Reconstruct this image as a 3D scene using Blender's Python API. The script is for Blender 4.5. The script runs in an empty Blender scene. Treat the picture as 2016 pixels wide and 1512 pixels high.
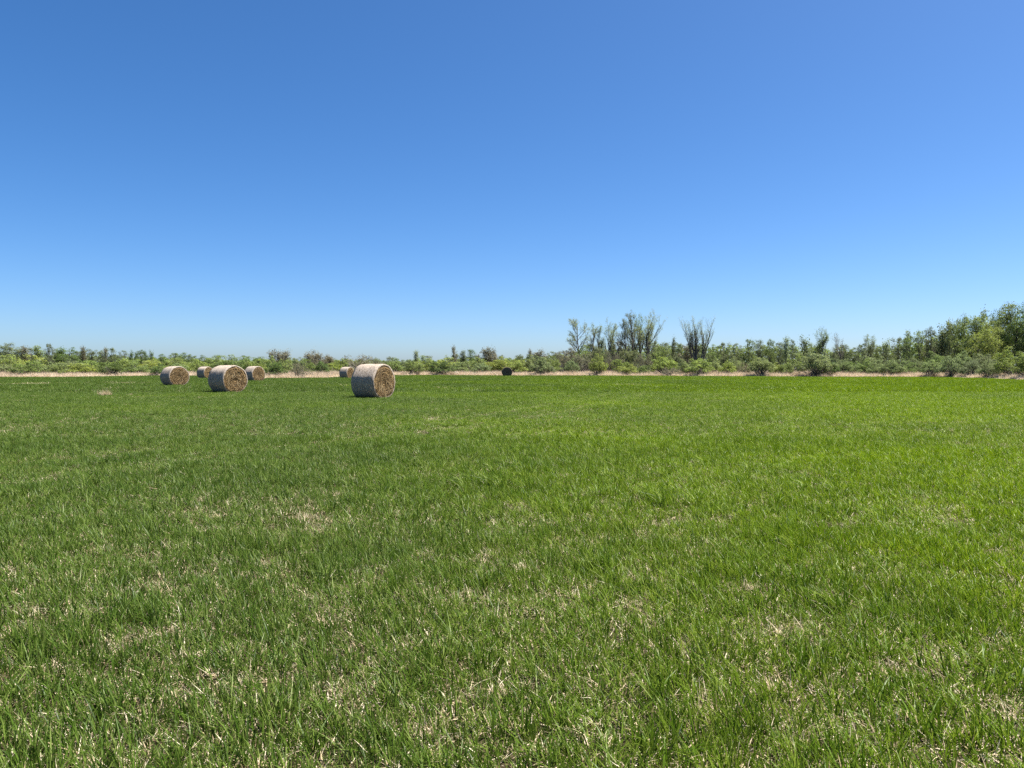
import bpy, math, random
import numpy as np
from mathutils import Vector, Matrix

# ------------------------------------------------------------------ camera, sky, sun, exposure
sc = bpy.context.scene
COL = sc.collection
F_PX, HOR, CAM_H = 1515.0, 725.0, 1.47
cam = bpy.data.cameras.new('camera')
cam_o = bpy.data.objects.new('camera', cam)
COL.objects.link(cam_o)
cam.sensor_width = 36.0
cam.lens = 36.0 * F_PX / 2016.0
cam.clip_start, cam.clip_end = 0.05, 6000.0
cam_o.location = (0, 0, CAM_H)
cam_o.rotation_euler = (math.radians(90) - math.atan((756 - HOR) / F_PX), 0, 0)
sc.camera = cam_o

SUN_EL, SUN_AZ = 63.0, 75.0
world = bpy.data.worlds.new('World')
sc.world = world
world.use_nodes = True
wt = world.node_tree
sky = wt.nodes.new('ShaderNodeTexSky')
sky.sky_type = 'NISHITA'
sky.sun_disc = False
sky.sun_elevation = math.radians(SUN_EL)
sky.sun_rotation = math.radians(SUN_AZ)
sky.air_density, sky.dust_density, sky.ozone_density = 0.65, 0.9, 6.0
hs = wt.nodes.new('ShaderNodeHueSaturation')
hs.inputs['Saturation'].default_value = 1.21
hs.inputs['Hue'].default_value = 0.500
wt.links.new(sky.outputs[0], hs.inputs['Color'])
wt.links.new(hs.outputs[0], wt.nodes['Background'].inputs[0])
wt.nodes['Background'].inputs[1].default_value = 0.056

sun = bpy.data.lights.new('sun', 'SUN')
sun.energy = 5.0
sun.angle = math.radians(0.53)
sun.color = (1.0, 0.95, 0.87)
sun_o = bpy.data.objects.new('sun', sun)
COL.objects.link(sun_o)
sd = Vector((math.sin(math.radians(SUN_AZ)) * math.cos(math.radians(SUN_EL)),
             math.cos(math.radians(SUN_AZ)) * math.cos(math.radians(SUN_EL)),
             math.sin(math.radians(SUN_EL))))
sun_o.rotation_euler = (-sd).to_track_quat('-Z', 'Y').to_euler()
sun_o.location = (60, 30, 120)

sc.view_settings.view_transform = 'Standard'
sc.view_settings.look = 'None'
sc.view_settings.gamma = 1.0
sc.view_settings.use_curve_mapping = False
sc.view_settings.exposure = 1.71
sc.render.engine = 'CYCLES'
sc.cycles.use_denoising = False
sc.cycles.max_bounces = 6
sc.cycles.transparent_max_bounces = 4
sc.cycles.sample_clamp_indirect = 4.0

# ------------------------------------------------------------------ helpers
RNG = np.random.default_rng(7)
random.seed(7)

def make_mesh(name, V, Fs, mats=(), attr=None, mat_idx=None, smooth=False):
    """V (n,3); Fs: list of (k,m) index arrays; attr: name -> (n,4) point colours"""
    me = bpy.data.meshes.new(name)
    V = np.asarray(V, np.float32)
    me.vertices.add(len(V))
    me.vertices.foreach_set('co', V.ravel())
    loops = np.concatenate([np.asarray(f, np.int32).ravel() for f in Fs])
    tot = np.concatenate([np.full(len(f), np.asarray(f).shape[1], np.int32) for f in Fs])
    start = np.concatenate([[0], np.cumsum(tot)[:-1]]).astype(np.int32)
    me.loops.add(len(loops))
    me.loops.foreach_set('vertex_index', loops)
    me.polygons.add(len(tot))
    me.polygons.foreach_set('loop_start', start)
    if mat_idx is not None:
        me.polygons.foreach_set('material_index', np.asarray(mat_idx, np.int32))
    if smooth:
        me.polygons.foreach_set('use_smooth', np.ones(len(tot), bool))
    for m in mats:
        me.materials.append(m)
    for k, a in (attr or {}).items():
        at = me.attributes.new(k, 'FLOAT_COLOR', 'POINT')
        at.data.foreach_set('color', np.asarray(a, np.float32).ravel())
    me.update(calc_edges=True)
    return me

def link(name, data, parent=None, loc=None):
    o = bpy.data.objects.new(name, data)
    COL.objects.link(o)
    if parent is not None:
        o.parent = parent
    if loc is not None:
        o.location = loc
    return o

def tag(o, label=None, cat=None, group=None, kind=None):
    if label: o['label'] = label
    if cat: o['category'] = cat
    if group: o['group'] = group
    if kind: o['kind'] = kind
    return o

_TAB = np.random.default_rng(99).random((256, 256))
def vnoise(x, y, s=1.0, off=0.0):
    x = np.asarray(x) / s + off * 17.3 + 500.0
    y = np.asarray(y) / s + off * 7.7 + 500.0
    xi, yi = np.floor(x).astype(int), np.floor(y).astype(int)
    fx, fy = x - xi, y - yi
    fx, fy = fx * fx * (3 - 2 * fx), fy * fy * (3 - 2 * fy)
    g = lambda a, b: _TAB[a % 256, b % 256]
    return (g(xi, yi) * (1 - fx) + g(xi + 1, yi) * fx) * (1 - fy) + (g(xi, yi + 1) * (1 - fx) + g(xi + 1, yi + 1) * fx) * fy
def fbm(x, y, s, off=0.0):
    return (vnoise(x, y, s, off) * .5 + vnoise(x, y, s / 2.1, off + 1) * .3 + vnoise(x, y, s / 4.3, off + 2) * .2)

# field edge: distance (m) along the view as a function of x/y
_EPX = np.array([-300, 0, 100, 300, 420, 520, 580, 640, 700, 774, 900, 1000, 1100, 1300, 1440, 1760, 1850, 1920, 2016, 2300])
_ED = np.array([122, 121, 121, 140, 137, 106, 108, 114, 127, 152, 152, 143, 143, 139, 131, 124, 120, 111, 94, 80.])
_ER = (_EPX - 1008) / F_PX
def edge(r):
    return np.interp(r, _ER, _ED)
def edge_px(px):
    return float(np.interp(px, _EPX, _ED))
def wx(px, d):
    return (px - 1008) / F_PX * d

# ------------------------------------------------------------------ materials
def new_mat(name):
    m = bpy.data.materials.new(name)
    m.use_nodes = True
    nt = m.node_tree
    nt.nodes.clear()
    out = nt.nodes.new('ShaderNodeOutputMaterial')
    return m, nt, out
def N(nt, t, **kw):
    n = nt.nodes.new(t)
    for k, v in kw.items():
        setattr(n, k, v)
    return n
def mixc(nt, fac, a, b, mode='MIX'):
    n = nt.nodes.new('ShaderNodeMix')
    n.data_type = 'RGBA'; n.blend_type = mode
    for sock, v in ((n.inputs[0], fac), (n.inputs[6], a), (n.inputs[7], b)):
        if hasattr(v, 'is_output'): nt.links.new(v, sock)
        elif isinstance(v, (int, float)): sock.default_value = v
        else: sock.default_value = (*v, 1)
    return n.outputs[2]
def mth(nt, op, a, b=None, c=None):
    n = nt.nodes.new('ShaderNodeMath'); n.operation = op
    for i, v in enumerate((a, b, c)):
        if v is None: continue
        if hasattr(v, 'is_output'): nt.links.new(v, n.inputs[i])
        else: n.inputs[i].default_value = v
    return n.outputs[0]
def ramp(nt, fac, stops):
    n = nt.nodes.new('ShaderNodeValToRGB')
    el = n.color_ramp.elements
    while len(el) < len(stops): el.new(0.5)
    for e, (p, c) in zip(el, stops):
        e.position = p; e.color = (*c, 1)
    nt.links.new(fac, n.inputs[0])
    return n.outputs[0]
def noise(nt, vec, scale, detail=4, rough=.6, out='Fac'):
    n = nt.nodes.new('ShaderNodeTexNoise')
    n.inputs['Scale'].default_value = scale; n.inputs['Detail'].default_value = detail
    n.inputs['Roughness'].default_value = rough
    if vec is not None: nt.links.new(vec, n.inputs['Vector'])
    return n.outputs[out]
def maprange(nt, v, a, b, c=0., d=1.):
    n = nt.nodes.new('ShaderNodeMapRange')
    nt.links.new(v, n.inputs[0])
    for i, x in enumerate((a, b, c, d)): n.inputs[i + 1].default_value = x
    return n.outputs[0]

def leaf_shader(nt, out, col, trans=.35, rough=.5, spec=.25, tcol=None):
    p = N(nt, 'ShaderNodeBsdfPrincipled')
    nt.links.new(col, p.inputs['Base Color'])
    p.inputs['Roughness'].default_value = rough
    p.inputs['Specular IOR Level'].default_value = spec
    t = N(nt, 'ShaderNodeBsdfTranslucent')
    nt.links.new(tcol or col, t.inputs['Color'])
    mx = N(nt, 'ShaderNodeMixShader')
    mx.inputs[0].default_value = trans
    nt.links.new(p.outputs[0], mx.inputs[1]); nt.links.new(t.outputs[0], mx.inputs[2])
    nt.links.new(mx.outputs[0], out.inputs[0])

def mat_grass():
    m, nt, out = new_mat('grass_blade')
    a = N(nt, 'ShaderNodeAttribute', attribute_name='blade')
    sp = N(nt, 'ShaderNodeSeparateColor'); nt.links.new(a.outputs['Color'], sp.inputs[0])
    r, dry, t = sp.outputs
    geo = N(nt, 'ShaderNodeNewGeometry')
    pos = geo.outputs['Position']
    big = noise(nt, pos, .09, 3, .55)
    mid = noise(nt, pos, .7, 3, .6)
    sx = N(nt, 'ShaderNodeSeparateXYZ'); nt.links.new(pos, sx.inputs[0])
    # left-right tint: sky sheen left, backlit yellow-green right, painted into the blade colour
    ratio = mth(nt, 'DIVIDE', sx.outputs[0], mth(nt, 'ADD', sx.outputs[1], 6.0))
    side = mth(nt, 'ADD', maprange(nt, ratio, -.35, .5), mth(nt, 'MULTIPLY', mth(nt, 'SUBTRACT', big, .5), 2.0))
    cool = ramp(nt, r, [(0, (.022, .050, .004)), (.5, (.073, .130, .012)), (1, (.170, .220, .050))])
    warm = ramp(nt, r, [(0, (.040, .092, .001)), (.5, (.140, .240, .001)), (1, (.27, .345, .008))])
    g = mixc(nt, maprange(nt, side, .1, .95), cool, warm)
    g = mixc(nt, maprange(nt, mid, .38, .66, 0, .6), g, mixc(nt, .55, g, (.024, .066, .007)))
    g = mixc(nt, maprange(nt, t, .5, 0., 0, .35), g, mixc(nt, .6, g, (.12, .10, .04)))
    d = ramp(nt, r, [(0, (.20, .145, .085)), (.3, (.42, .33, .20)), (.7, (.62, .52, .35)), (1, (.80, .72, .56))])
    col = mixc(nt, dry, g, d)
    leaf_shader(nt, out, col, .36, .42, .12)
    return m

def mat_dry_tall():
    m, nt, out = new_mat('dry_reed_grass')
    a = N(nt, 'ShaderNodeAttribute', attribute_name='blade')
    sp = N(nt, 'ShaderNodeSeparateColor'); nt.links.new(a.outputs['Color'], sp.inputs[0])
    geo = N(nt, 'ShaderNodeNewGeometry')
    nz = noise(nt, geo.outputs['Position'], .25, 4, .6)
    f = mth(nt, 'ADD', mth(nt, 'MULTIPLY', sp.outputs[0], .6), mth(nt, 'MULTIPLY', nz, .5))
    c = ramp(nt, f, [(.1, (.30, .22, .145)), (.45, (.56, .45, .32)), (.9, (.74, .64, .48))])
    leaf_shader(nt, out, c, .3, .6, .2)
    return m

def mat_ground():
    m, nt, out = new_mat('meadow_soil')
    geo = N(nt, 'ShaderNodeNewGeometry'); pos = geo.outputs['Position']
    n1 = noise(nt, pos, 3.0, 6, .65); n2 = noise(nt, pos, 60, 5, .7); n3 = noise(nt, pos, .12, 3)
    c = ramp(nt, n2, [(.36, (.016, .012, .007)), (.52, (.050, .037, .021)), (.62, (.12, .09, .05)), (.72, (.24, .185, .11))])
    c = mixc(nt, maprange(nt, n1, .4, .65, .05, .4), c, (.022, .036, .008))
    c = mixc(nt, maprange(nt, n3, .3, .7, 0, .3), c, (.022, .036, .008))
    p = N(nt, 'ShaderNodeBsdfPrincipled'); p.inputs['Roughness'].default_value = .95
    p.inputs['Specular IOR Level'].default_value = .1
    nt.links.new(c, p.inputs['Base Color'])
    b = N(nt, 'ShaderNodeBump'); b.inputs['Strength'].default_value = .8; b.inputs['Distance'].default_value = .03
    nt.links.new(n2, b.inputs['Height']); nt.links.new(b.outputs[0], p.inputs['Normal'])
    nt.links.new(p.outputs[0], out.inputs[0])
    return m

def mat_foliage():
    m, nt, out = new_mat('foliage')
    a = N(nt, 'ShaderNodeAttribute', attribute_name='leaf')
    sp = N(nt, 'ShaderNodeSeparateColor'); nt.links.new(a.outputs['Color'], sp.inputs[0])
    oi = N(nt, 'ShaderNodeObjectInfo')
    v = maprange(nt, sp.outputs[0], 0, 1, .75, 1.4)
    vm = N(nt, 'ShaderNodeVectorMath', operation='SCALE')
    nt.links.new(oi.outputs['Color'], vm.inputs[0]); nt.links.new(v, vm.inputs['Scale'])
    hsn = N(nt, 'ShaderNodeHueSaturation')
    nt.links.new(vm.outputs[0], hsn.inputs['Color'])
    nt.links.new(maprange(nt, sp.outputs[1], 0, 1, .485, .512), hsn.inputs['Hue'])
    nt.links.new(maprange(nt, sp.outputs[2], 0, 1, .75, 1.15), hsn.inputs['Saturation'])
    leaf_shader(nt, out, hsn.outputs[0], .42, .65, .06)
    return m

def mat_bark():
    m, nt, out = new_mat('bark')
    geo = N(nt, 'ShaderNodeNewGeometry')
    n1 = noise(nt, geo.outputs['Position'], 4, 4)
    c = ramp(nt, n1, [(.3, (.06, .054, .046)), (.7, (.15, .14, .12))])
    p = N(nt, 'ShaderNodeBsdfPrincipled'); p.inputs['Roughness'].default_value = .9
    nt.links.new(c, p.inputs['Base Color']); nt.links.new(p.outputs[0], out.inputs[0])
    return m

def mat_wrap():
    m, nt, out = new_mat('weathered_bale_wrap')
    tc = N(nt, 'ShaderNodeTexCoord'); ob = tc.outputs['Object']
    mp = N(nt, 'ShaderNodeMapping'); mp.inputs['Scale'].default_value = (11, 1.6, 1.6)
    nt.links.new(ob, mp.inputs[0])
    n1 = noise(nt, mp.outputs[0], 4, 6, .7); n2 = noise(nt, ob, 30, 5, .7); n3 = noise(nt, ob, 1.6, 3)
    f = mth(nt, 'ADD', mth(nt, 'MULTIPLY', n1, .5), mth(nt, 'MULTIPLY', n2, .5))
    c = ramp(nt, f, [(.34, (.085, .066, .048)), (.48, (.25, .205, .160)), (.62, (.50, .435, .37))])
    c = mixc(nt, maprange(nt, n3, .35, .7, 0, .5), c, mixc(nt, .5, c, (.23, .20, .172)))
    p = N(nt, 'ShaderNodeBsdfPrincipled'); p.inputs['Roughness'].default_value = .8
    p.inputs['Specular IOR Level'].default_value = .2
    nt.links.new(c, p.inputs['Base Color'])
    b = N(nt, 'ShaderNodeBump'); b.inputs['Strength'].default_value = .5; b.inputs['Distance'].default_value = .04
    nt.links.new(f, b.inputs['Height']); nt.links.new(b.outputs[0], p.inputs['Normal'])
    nt.links.new(p.outputs[0], out.inputs[0])
    return m

def mat_hay():
    m, nt, out = new_mat('hay')
    tc = N(nt, 'ShaderNodeTexCoord'); ob = tc.outputs['Object']
    n1 = noise(nt, ob, 26, 6, .7); n2 = noise(nt, ob, 3.2, 4, .6)
    mp = N(nt, 'ShaderNodeMapping'); mp.inputs['Location'].default_value = (0, 0, -.85)
    nt.links.new(ob, mp.inputs[0])
    wv = N(nt, 'ShaderNodeTexWave', wave_type='RINGS', rings_direction='X')
    wv.inputs['Scale'].default_value = 2.6; wv.inputs['Distortion'].default_value = 7; wv.inputs['Detail'].default_value = 3
    nt.links.new(mp.outputs[0], wv.inputs['Vector'])
    f = mth(nt, 'ADD', mth(nt, 'ADD', mth(nt, 'MULTIPLY', n1, .30), mth(nt, 'MULTIPLY', n2, .52)), mth(nt, 'MULTIPLY', wv.outputs['Fac'], .18))
    c = ramp(nt, f, [(.34, (.030, .018, .007)), (.47, (.120, .074, .030)), (.58, (.23, .152, .066)), (.72, (.42, .31, .165))])
    p = N(nt, 'ShaderNodeBsdfPrincipled'); p.inputs['Roughness'].default_value = .85
    p.inputs['Specular IOR Level'].default_value = .2
    nt.links.new(c, p.inputs['Base Color'])
    b = N(nt, 'ShaderNodeBump'); b.inputs['Strength'].default_value = 1.; b.inputs['Distance'].default_value = .06
    nt.links.new(n1, b.inputs['Height']); nt.links.new(b.outputs[0], p.inputs['Normal'])
    nt.links.new(p.outputs[0], out.inputs[0])
    return m

def mat_straw():
    m, nt, out = new_mat('loose_straw')
    a = N(nt, 'ShaderNodeAttribute', attribute_name='blade')
    sp = N(nt, 'ShaderNodeSeparateColor'); nt.links.new(a.outputs['Color'], sp.inputs[0])
    c = ramp(nt, sp.outputs[0], [(0, (.045, .027, .011)), (.4, (.15, .096, .041)), (.8, (.29, .208, .10)), (1, (.58, .47, .29))])
    leaf_shader(nt, out, c, .2, .6, .2)
    return m

def mat_stone():
    m, nt, out = new_mat('pale_stone')
    tc = N(nt, 'ShaderNodeTexCoord')
    n1 = noise(nt, tc.outputs['Object'], 5, 5)
    c = ramp(nt, n1, [(.3, (.34, .30, .26)), (.7, (.62, .58, .53))])
    p = N(nt, 'ShaderNodeBsdfPrincipled'); p.inputs['Roughness'].default_value = .85
    nt.links.new(c, p.inputs['Base Color']); nt.links.new(p.outputs[0], out.inputs[0])
    return m

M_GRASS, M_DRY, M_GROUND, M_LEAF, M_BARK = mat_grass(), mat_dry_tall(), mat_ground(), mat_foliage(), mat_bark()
M_WRAP, M_HAY, M_STRAW, M_STONE = mat_wrap(), mat_hay(), mat_straw(), mat_stone()
def mat_shaded_hay():
    m, nt, out = new_mat('shade_darkened_hay')  # hay with the shade of the end-on bale put into its colour
    tc = N(nt, 'ShaderNodeTexCoord')
    n1 = noise(nt, tc.outputs['Object'], 14, 5, .7)
    c = ramp(nt, n1, [(.3, (.055, .046, .032)), (.7, (.19, .158, .11))])
    p = N(nt, 'ShaderNodeBsdfPrincipled'); p.inputs['Roughness'].default_value = .9
    p.inputs['Specular IOR Level'].default_value = .1
    nt.links.new(c, p.inputs['Base Color']); nt.links.new(p.outputs[0], out.inputs[0])
    return m
M_SHADED_HAY = mat_shaded_hay()

# ------------------------------------------------------------------ ground sheet
def build_ground():
    rr = np.concatenate([[0.], np.geomspace(1.5, 5000, 60)])
    na = 96
    V = [(0, 0, 0)]
    for r in rr[1:]:
        for k in range(na):
            a = 2 * math.pi * k / na
            V.append((r * math.cos(a), r * math.sin(a), 0))
    V = np.array(V)
    V[:, 2] = (fbm(V[:, 0], V[:, 1], 40, 3) - .5) * .10 * np.clip(np.hypot(V[:, 0], V[:, 1]) / 30, 0, 1)
    tris = np.array([(0, 1 + k, 1 + (k + 1) % na) for k in range(na)])
    q = []
    for i in range(len(rr) - 2):
        b = 1 + i * na
        for k in range(na):
            q.append((b + k, b + na + k, b + na + (k + 1) % na, b + (k + 1) % na))
    me = make_mesh('field', V, [tris, np.array(q)], [M_GROUND], smooth=True)
    tag(link('field', me), kind='structure')
build_ground()
def gz(x, y):
    return (fbm(x, y, 40, 3) - .5) * .10 * np.clip(np.hypot(x, y) / 30, 0, 1)

# ------------------------------------------------------------------ grass
def blades(n, rad, hmin, hmax, wmin, wmax, dry_frac, seed, lean=.35, bend=.5, flat_dry=True, seg=3, wind=(-.12, .03), dry_h=.48):
    g = np.random.default_rng(seed)
    a = g.random(n) * 2 * np.pi; r = rad * np.sqrt(g.random(n))
    bx, by = r * np.cos(a), r * np.sin(a)
    # tufting: pull blades towards tiller centres
    nt_ = max(4, n // 22)
    ta, tr = g.random(nt_) * 2 * np.pi, rad * np.sqrt(g.random(nt_))
    ti = g.integers(0, nt_, n)
    mixw = np.where(g.random(n) < .78, .82, 0.)
    bx = bx * (1 - mixw) + (tr * np.cos(ta))[ti] * mixw; by = by * (1 - mixw) + (tr * np.sin(ta))[ti] * mixw
    H = hmin + (hmax - hmin) * g.random(n) ** 1.3
    H *= (.7 + .6 * g.random(nt_))[ti]
    dry = (g.random(n) < dry_frac).astype(float)
    ox_, oy_ = bx - (tr * np.cos(ta))[ti], by - (tr * np.sin(ta))[ti]
    phi = np.where(mixw > 0, np.arctan2(oy_, ox_) + g.normal(0, .5, n), g.random(n) * 2 * np.pi)
    ln = np.abs(g.normal(0, lean, n)); bd = np.abs(g.normal(0, bend, n))
    if flat_dry:
        H = np.where(dry > 0, H * dry_h * (.6 + .8 * g.random(n)), H)
        ln = np.where(dry > 0, ln + .2 + 1.2 * g.random(n), ln)
    W = wmin + (wmax - wmin) * g.random(n)
    W = np.where(dry > 0, W * (.65 + .5 * g.random(n)), W)
    th = np.arctan(ln)
    t = np.linspace(0, 1, seg + 1)[None, :]
    dx, dy = np.cos(phi)[:, None], np.sin(phi)[:, None]
    hz = H[:, None] * (np.sin(th)[:, None] * t + bd[:, None] * t ** 2 * .7)
    z = H[:, None] * (np.cos(th)[:, None] * t - .35 * bd[:, None] * t ** 2)
    z = np.maximum(z, .004)
    cx = bx[:, None] + dx * hz + wind[0] * H[:, None] * t ** 1.5 * (1 - dry[:, None] * .7)
    cy = by[:, None] + dy * hz + wind[1] * H[:, None] * t ** 1.5
    tw = phi + np.pi / 2 + g.normal(0, .6, n)
    wprof = np.clip(1.05 - t ** 2.2, .06, 1) * W[:, None] * .5
    ox, oy = np.cos(tw)[:, None] * wprof, np.sin(tw)[:, None] * wprof
    oz = wprof * g.normal(0, .35, n)[:, None]
    Lft = np.stack([cx - ox, cy - oy, z - oz * .5], -1); Rgt = np.stack([cx + ox, cy + oy, z + oz * .5], -1)
    V = np.stack([Lft, Rgt], 2).reshape(-1, 3)
    V[:, 2] = np.maximum(V[:, 2], .001)
    k = 2 * (seg + 1)
    base = (np.arange(n) * k)[:, None, None]
    qs = np.array([(2 * i, 2 * i + 1, 2 * i + 3, 2 * i + 2) for i in range(seg)])[None]
    Fq = (base + qs).reshape(-1, 4)
    rnd = g.random(n)
    at = np.zeros((n, seg + 1, 2, 4), np.float32)
    at[..., 0] = rnd[:, None, None]; at[..., 1] = dry[:, None, None]; at[..., 2] = t[:, :, None]; at[..., 3] = 1
    return V, Fq, at.reshape(-1, 4)

def scatter_object(name, pts, rot, scl, idx, clump_meshes, label_kind='stuff'):
    col = bpy.data.collections.new(name + '_pieces')
    for k, me in enumerate(clump_meshes):
        o = bpy.data.objects.new('%s_piece_%02d' % (name, k), me)
        col.objects.link(o)
    me = bpy.data.meshes.new(name)
    n = len(pts)
    me.vertices.add(n); me.vertices.foreach_set('co', np.asarray(pts, np.float32).ravel())
    a = me.attributes.new('rot', 'FLOAT_VECTOR', 'POINT'); a.data.foreach_set('vector', np.asarray(rot, np.float32).ravel())
    a = me.attributes.new('scl', 'FLOAT_VECTOR', 'POINT'); a.data.foreach_set('vector', np.asarray(scl, np.float32).ravel())
    a = me.attributes.new('idx', 'INT', 'POINT'); a.data.foreach_set('value', np.asarray(idx, np.int32))
    me.update()
    o = link(name, me)
    ng = bpy.data.node_groups.new(name + '_scatter', 'GeometryNodeTree')
    ng.interface.new_socket('Geometry', in_out='INPUT', socket_type='NodeSocketGeometry')
    ng.interface.new_socket('Geometry', in_out='OUTPUT', socket_type='NodeSocketGeometry')
    gi, go = ng.nodes.new('NodeGroupInput'), ng.nodes.new('NodeGroupOutput')
    ci = ng.nodes.new('GeometryNodeCollectionInfo')
    ci.inputs['Collection'].default_value = col
    ci.inputs['Separate Children'].default_value = True
    ci.inputs['Reset Children'].default_value = True
    ip = ng.nodes.new('GeometryNodeInstanceOnPoints')
    ip.inputs['Pick Instance'].default_value = True
    def na(nm, dt):
        x = ng.nodes.new('GeometryNodeInputNamedAttribute'); x.data_type = dt
        x.inputs['Name'].default_value = nm
        return [s for s in x.outputs if s.enabled and s.name == 'Attribute'][0]
    e2r = ng.nodes.new('FunctionNodeEulerToRotation')
    L = ng.links.new
    L(gi.outputs[0], ip.inputs['Points']); L(ci.outputs[0], ip.inputs['Instance'])
    L(na('idx', 'INT'), ip.inputs['Instance Index'])
    L(na('rot', 'FLOAT_VECTOR'), e2r.inputs[0]); L(e2r.outputs[0], ip.inputs['Rotation'])
    L(na('scl', 'FLOAT_VECTOR'), ip.inputs['Scale'])
    L(ip.outputs[0], go.inputs[0])
    md = o.modifiers.new('scatter', 'NODES'); md.node_group = ng
    o['kind'] = label_kind
    return o

def grid_pts(y0, y1, step, g, margin=8.0, slope=.76):
    xs = np.arange(-slope * y1 - margin, slope * y1 + margin, step)
    ys = np.arange(y0, y1, step)
    X, Y = np.meshgrid(xs, ys)
    X = X.ravel() + g.uniform(-.5, .5, X.size) * step; Y = Y.ravel() + g.uniform(-.5, .5, Y.size) * step
    k = (np.abs(X) < slope * np.maximum(Y, 0) + margin)
    X, Y = X[k], Y[k]
    k = Y < edge(X / np.maximum(Y, .5)) + g.normal(0, .35, len(X))
    return X[k], Y[k]

TRACKS = [((-1.2, 18.0), (2.2, 23.0), .3)]
def px_ground(px, py):
    d = CAM_H * F_PX / (py - HOR)
    return wx(px, d), d
_ell = []
for px, py, w, hpx in [(1255, 759, 50, 3), (1470, 772, 60, 4), (1700, 755, 22, 2.5), (1760, 760, 30, 2.5), (1400, 777, 30, 3), (1240, 848, 24, 4),
                       (1860, 772, 30, 3), (900, 810, 50, 4), (45, 757, 90, 3), (250, 756, 60, 2), (1850, 853, 16, 6), (1640, 885, 18, 8),
                       (130, 1080, 26, 16), (1280, 1045, 40, 12), (700, 760, 40, 2), (860, 768, 20, 2), (340, 765, 30, 2),
                       (1870, 800, 14, 3), (1500, 762, 24, 2), (60, 1040, 60, 22), (520, 1240, 60, 20), (390, 1400, 60, 40),
                       (1310, 1390, 70, 50), (1180, 1090, 30, 12), (890, 1300, 24, 18), (1290, 1220, 40, 20), (200, 1470, 90, 40)]:
    cx, cy = px_ground(px, py)
    y0 = px_ground(px, py - hpx)[1]; y1 = px_ground(px, py + hpx)[1]
    _ell.append((cx, cy, w / F_PX * cy, abs(y0 - y1) / 2))
def dryness(x, y):
    d = fbm(x, y, 1.6, 5) * .55 + fbm(x, y, 7.0, 8) * .45
    d = d + .24 * np.clip((8 - y) / 5.5, 0, 1) + .05 * np.clip(-x / (y + 4), -.6, .8) - .04 - .09 * np.clip((y - 7) / 5, 0, 1)
    d = d + (vnoise(x, y, .42, 40) - .5) * .26 * np.clip((26 - y) / 20, .15, 1)
    for (a, b, w) in TRACKS:
        ax, ay = a; bx, by = b
        t = np.clip(((x - ax) * (bx - ax) + (y - ay) * (by - ay)) / ((bx - ax) ** 2 + (by - ay) ** 2), 0, 1)
        dd = np.hypot(x - ax - t * (bx - ax), y - ay - t * (by - ay))
        d = d + .10 * np.exp(-(dd / w) ** 2)
    for cx, cy, rx, ry in _ell:
        d = d + np.where(cy > 20, .2, .13) * np.exp(-(((x - cx) / rx) ** 2 + ((y - cy) / ry) ** 2) ** 1.5)
    return d

def track_mask(x, y):
    # two faint wheel tracks curving across the left of the field
    m = np.zeros_like(x)
    for off in (0., 1.9):
        xc = -9.2 + off + .62 * (y - 8) - .006 * (y - 8) ** 2 + .25 * np.sin(y * .35)
        m = np.maximum(m, np.exp(-((x - xc) / .3) ** 2) * np.clip((y - 7) / 3, 0, 1) * np.clip((60 - y) / 20, 0, 1))
    return m * (.45 + .9 * vnoise(x, y, 1.3, 50))

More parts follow.
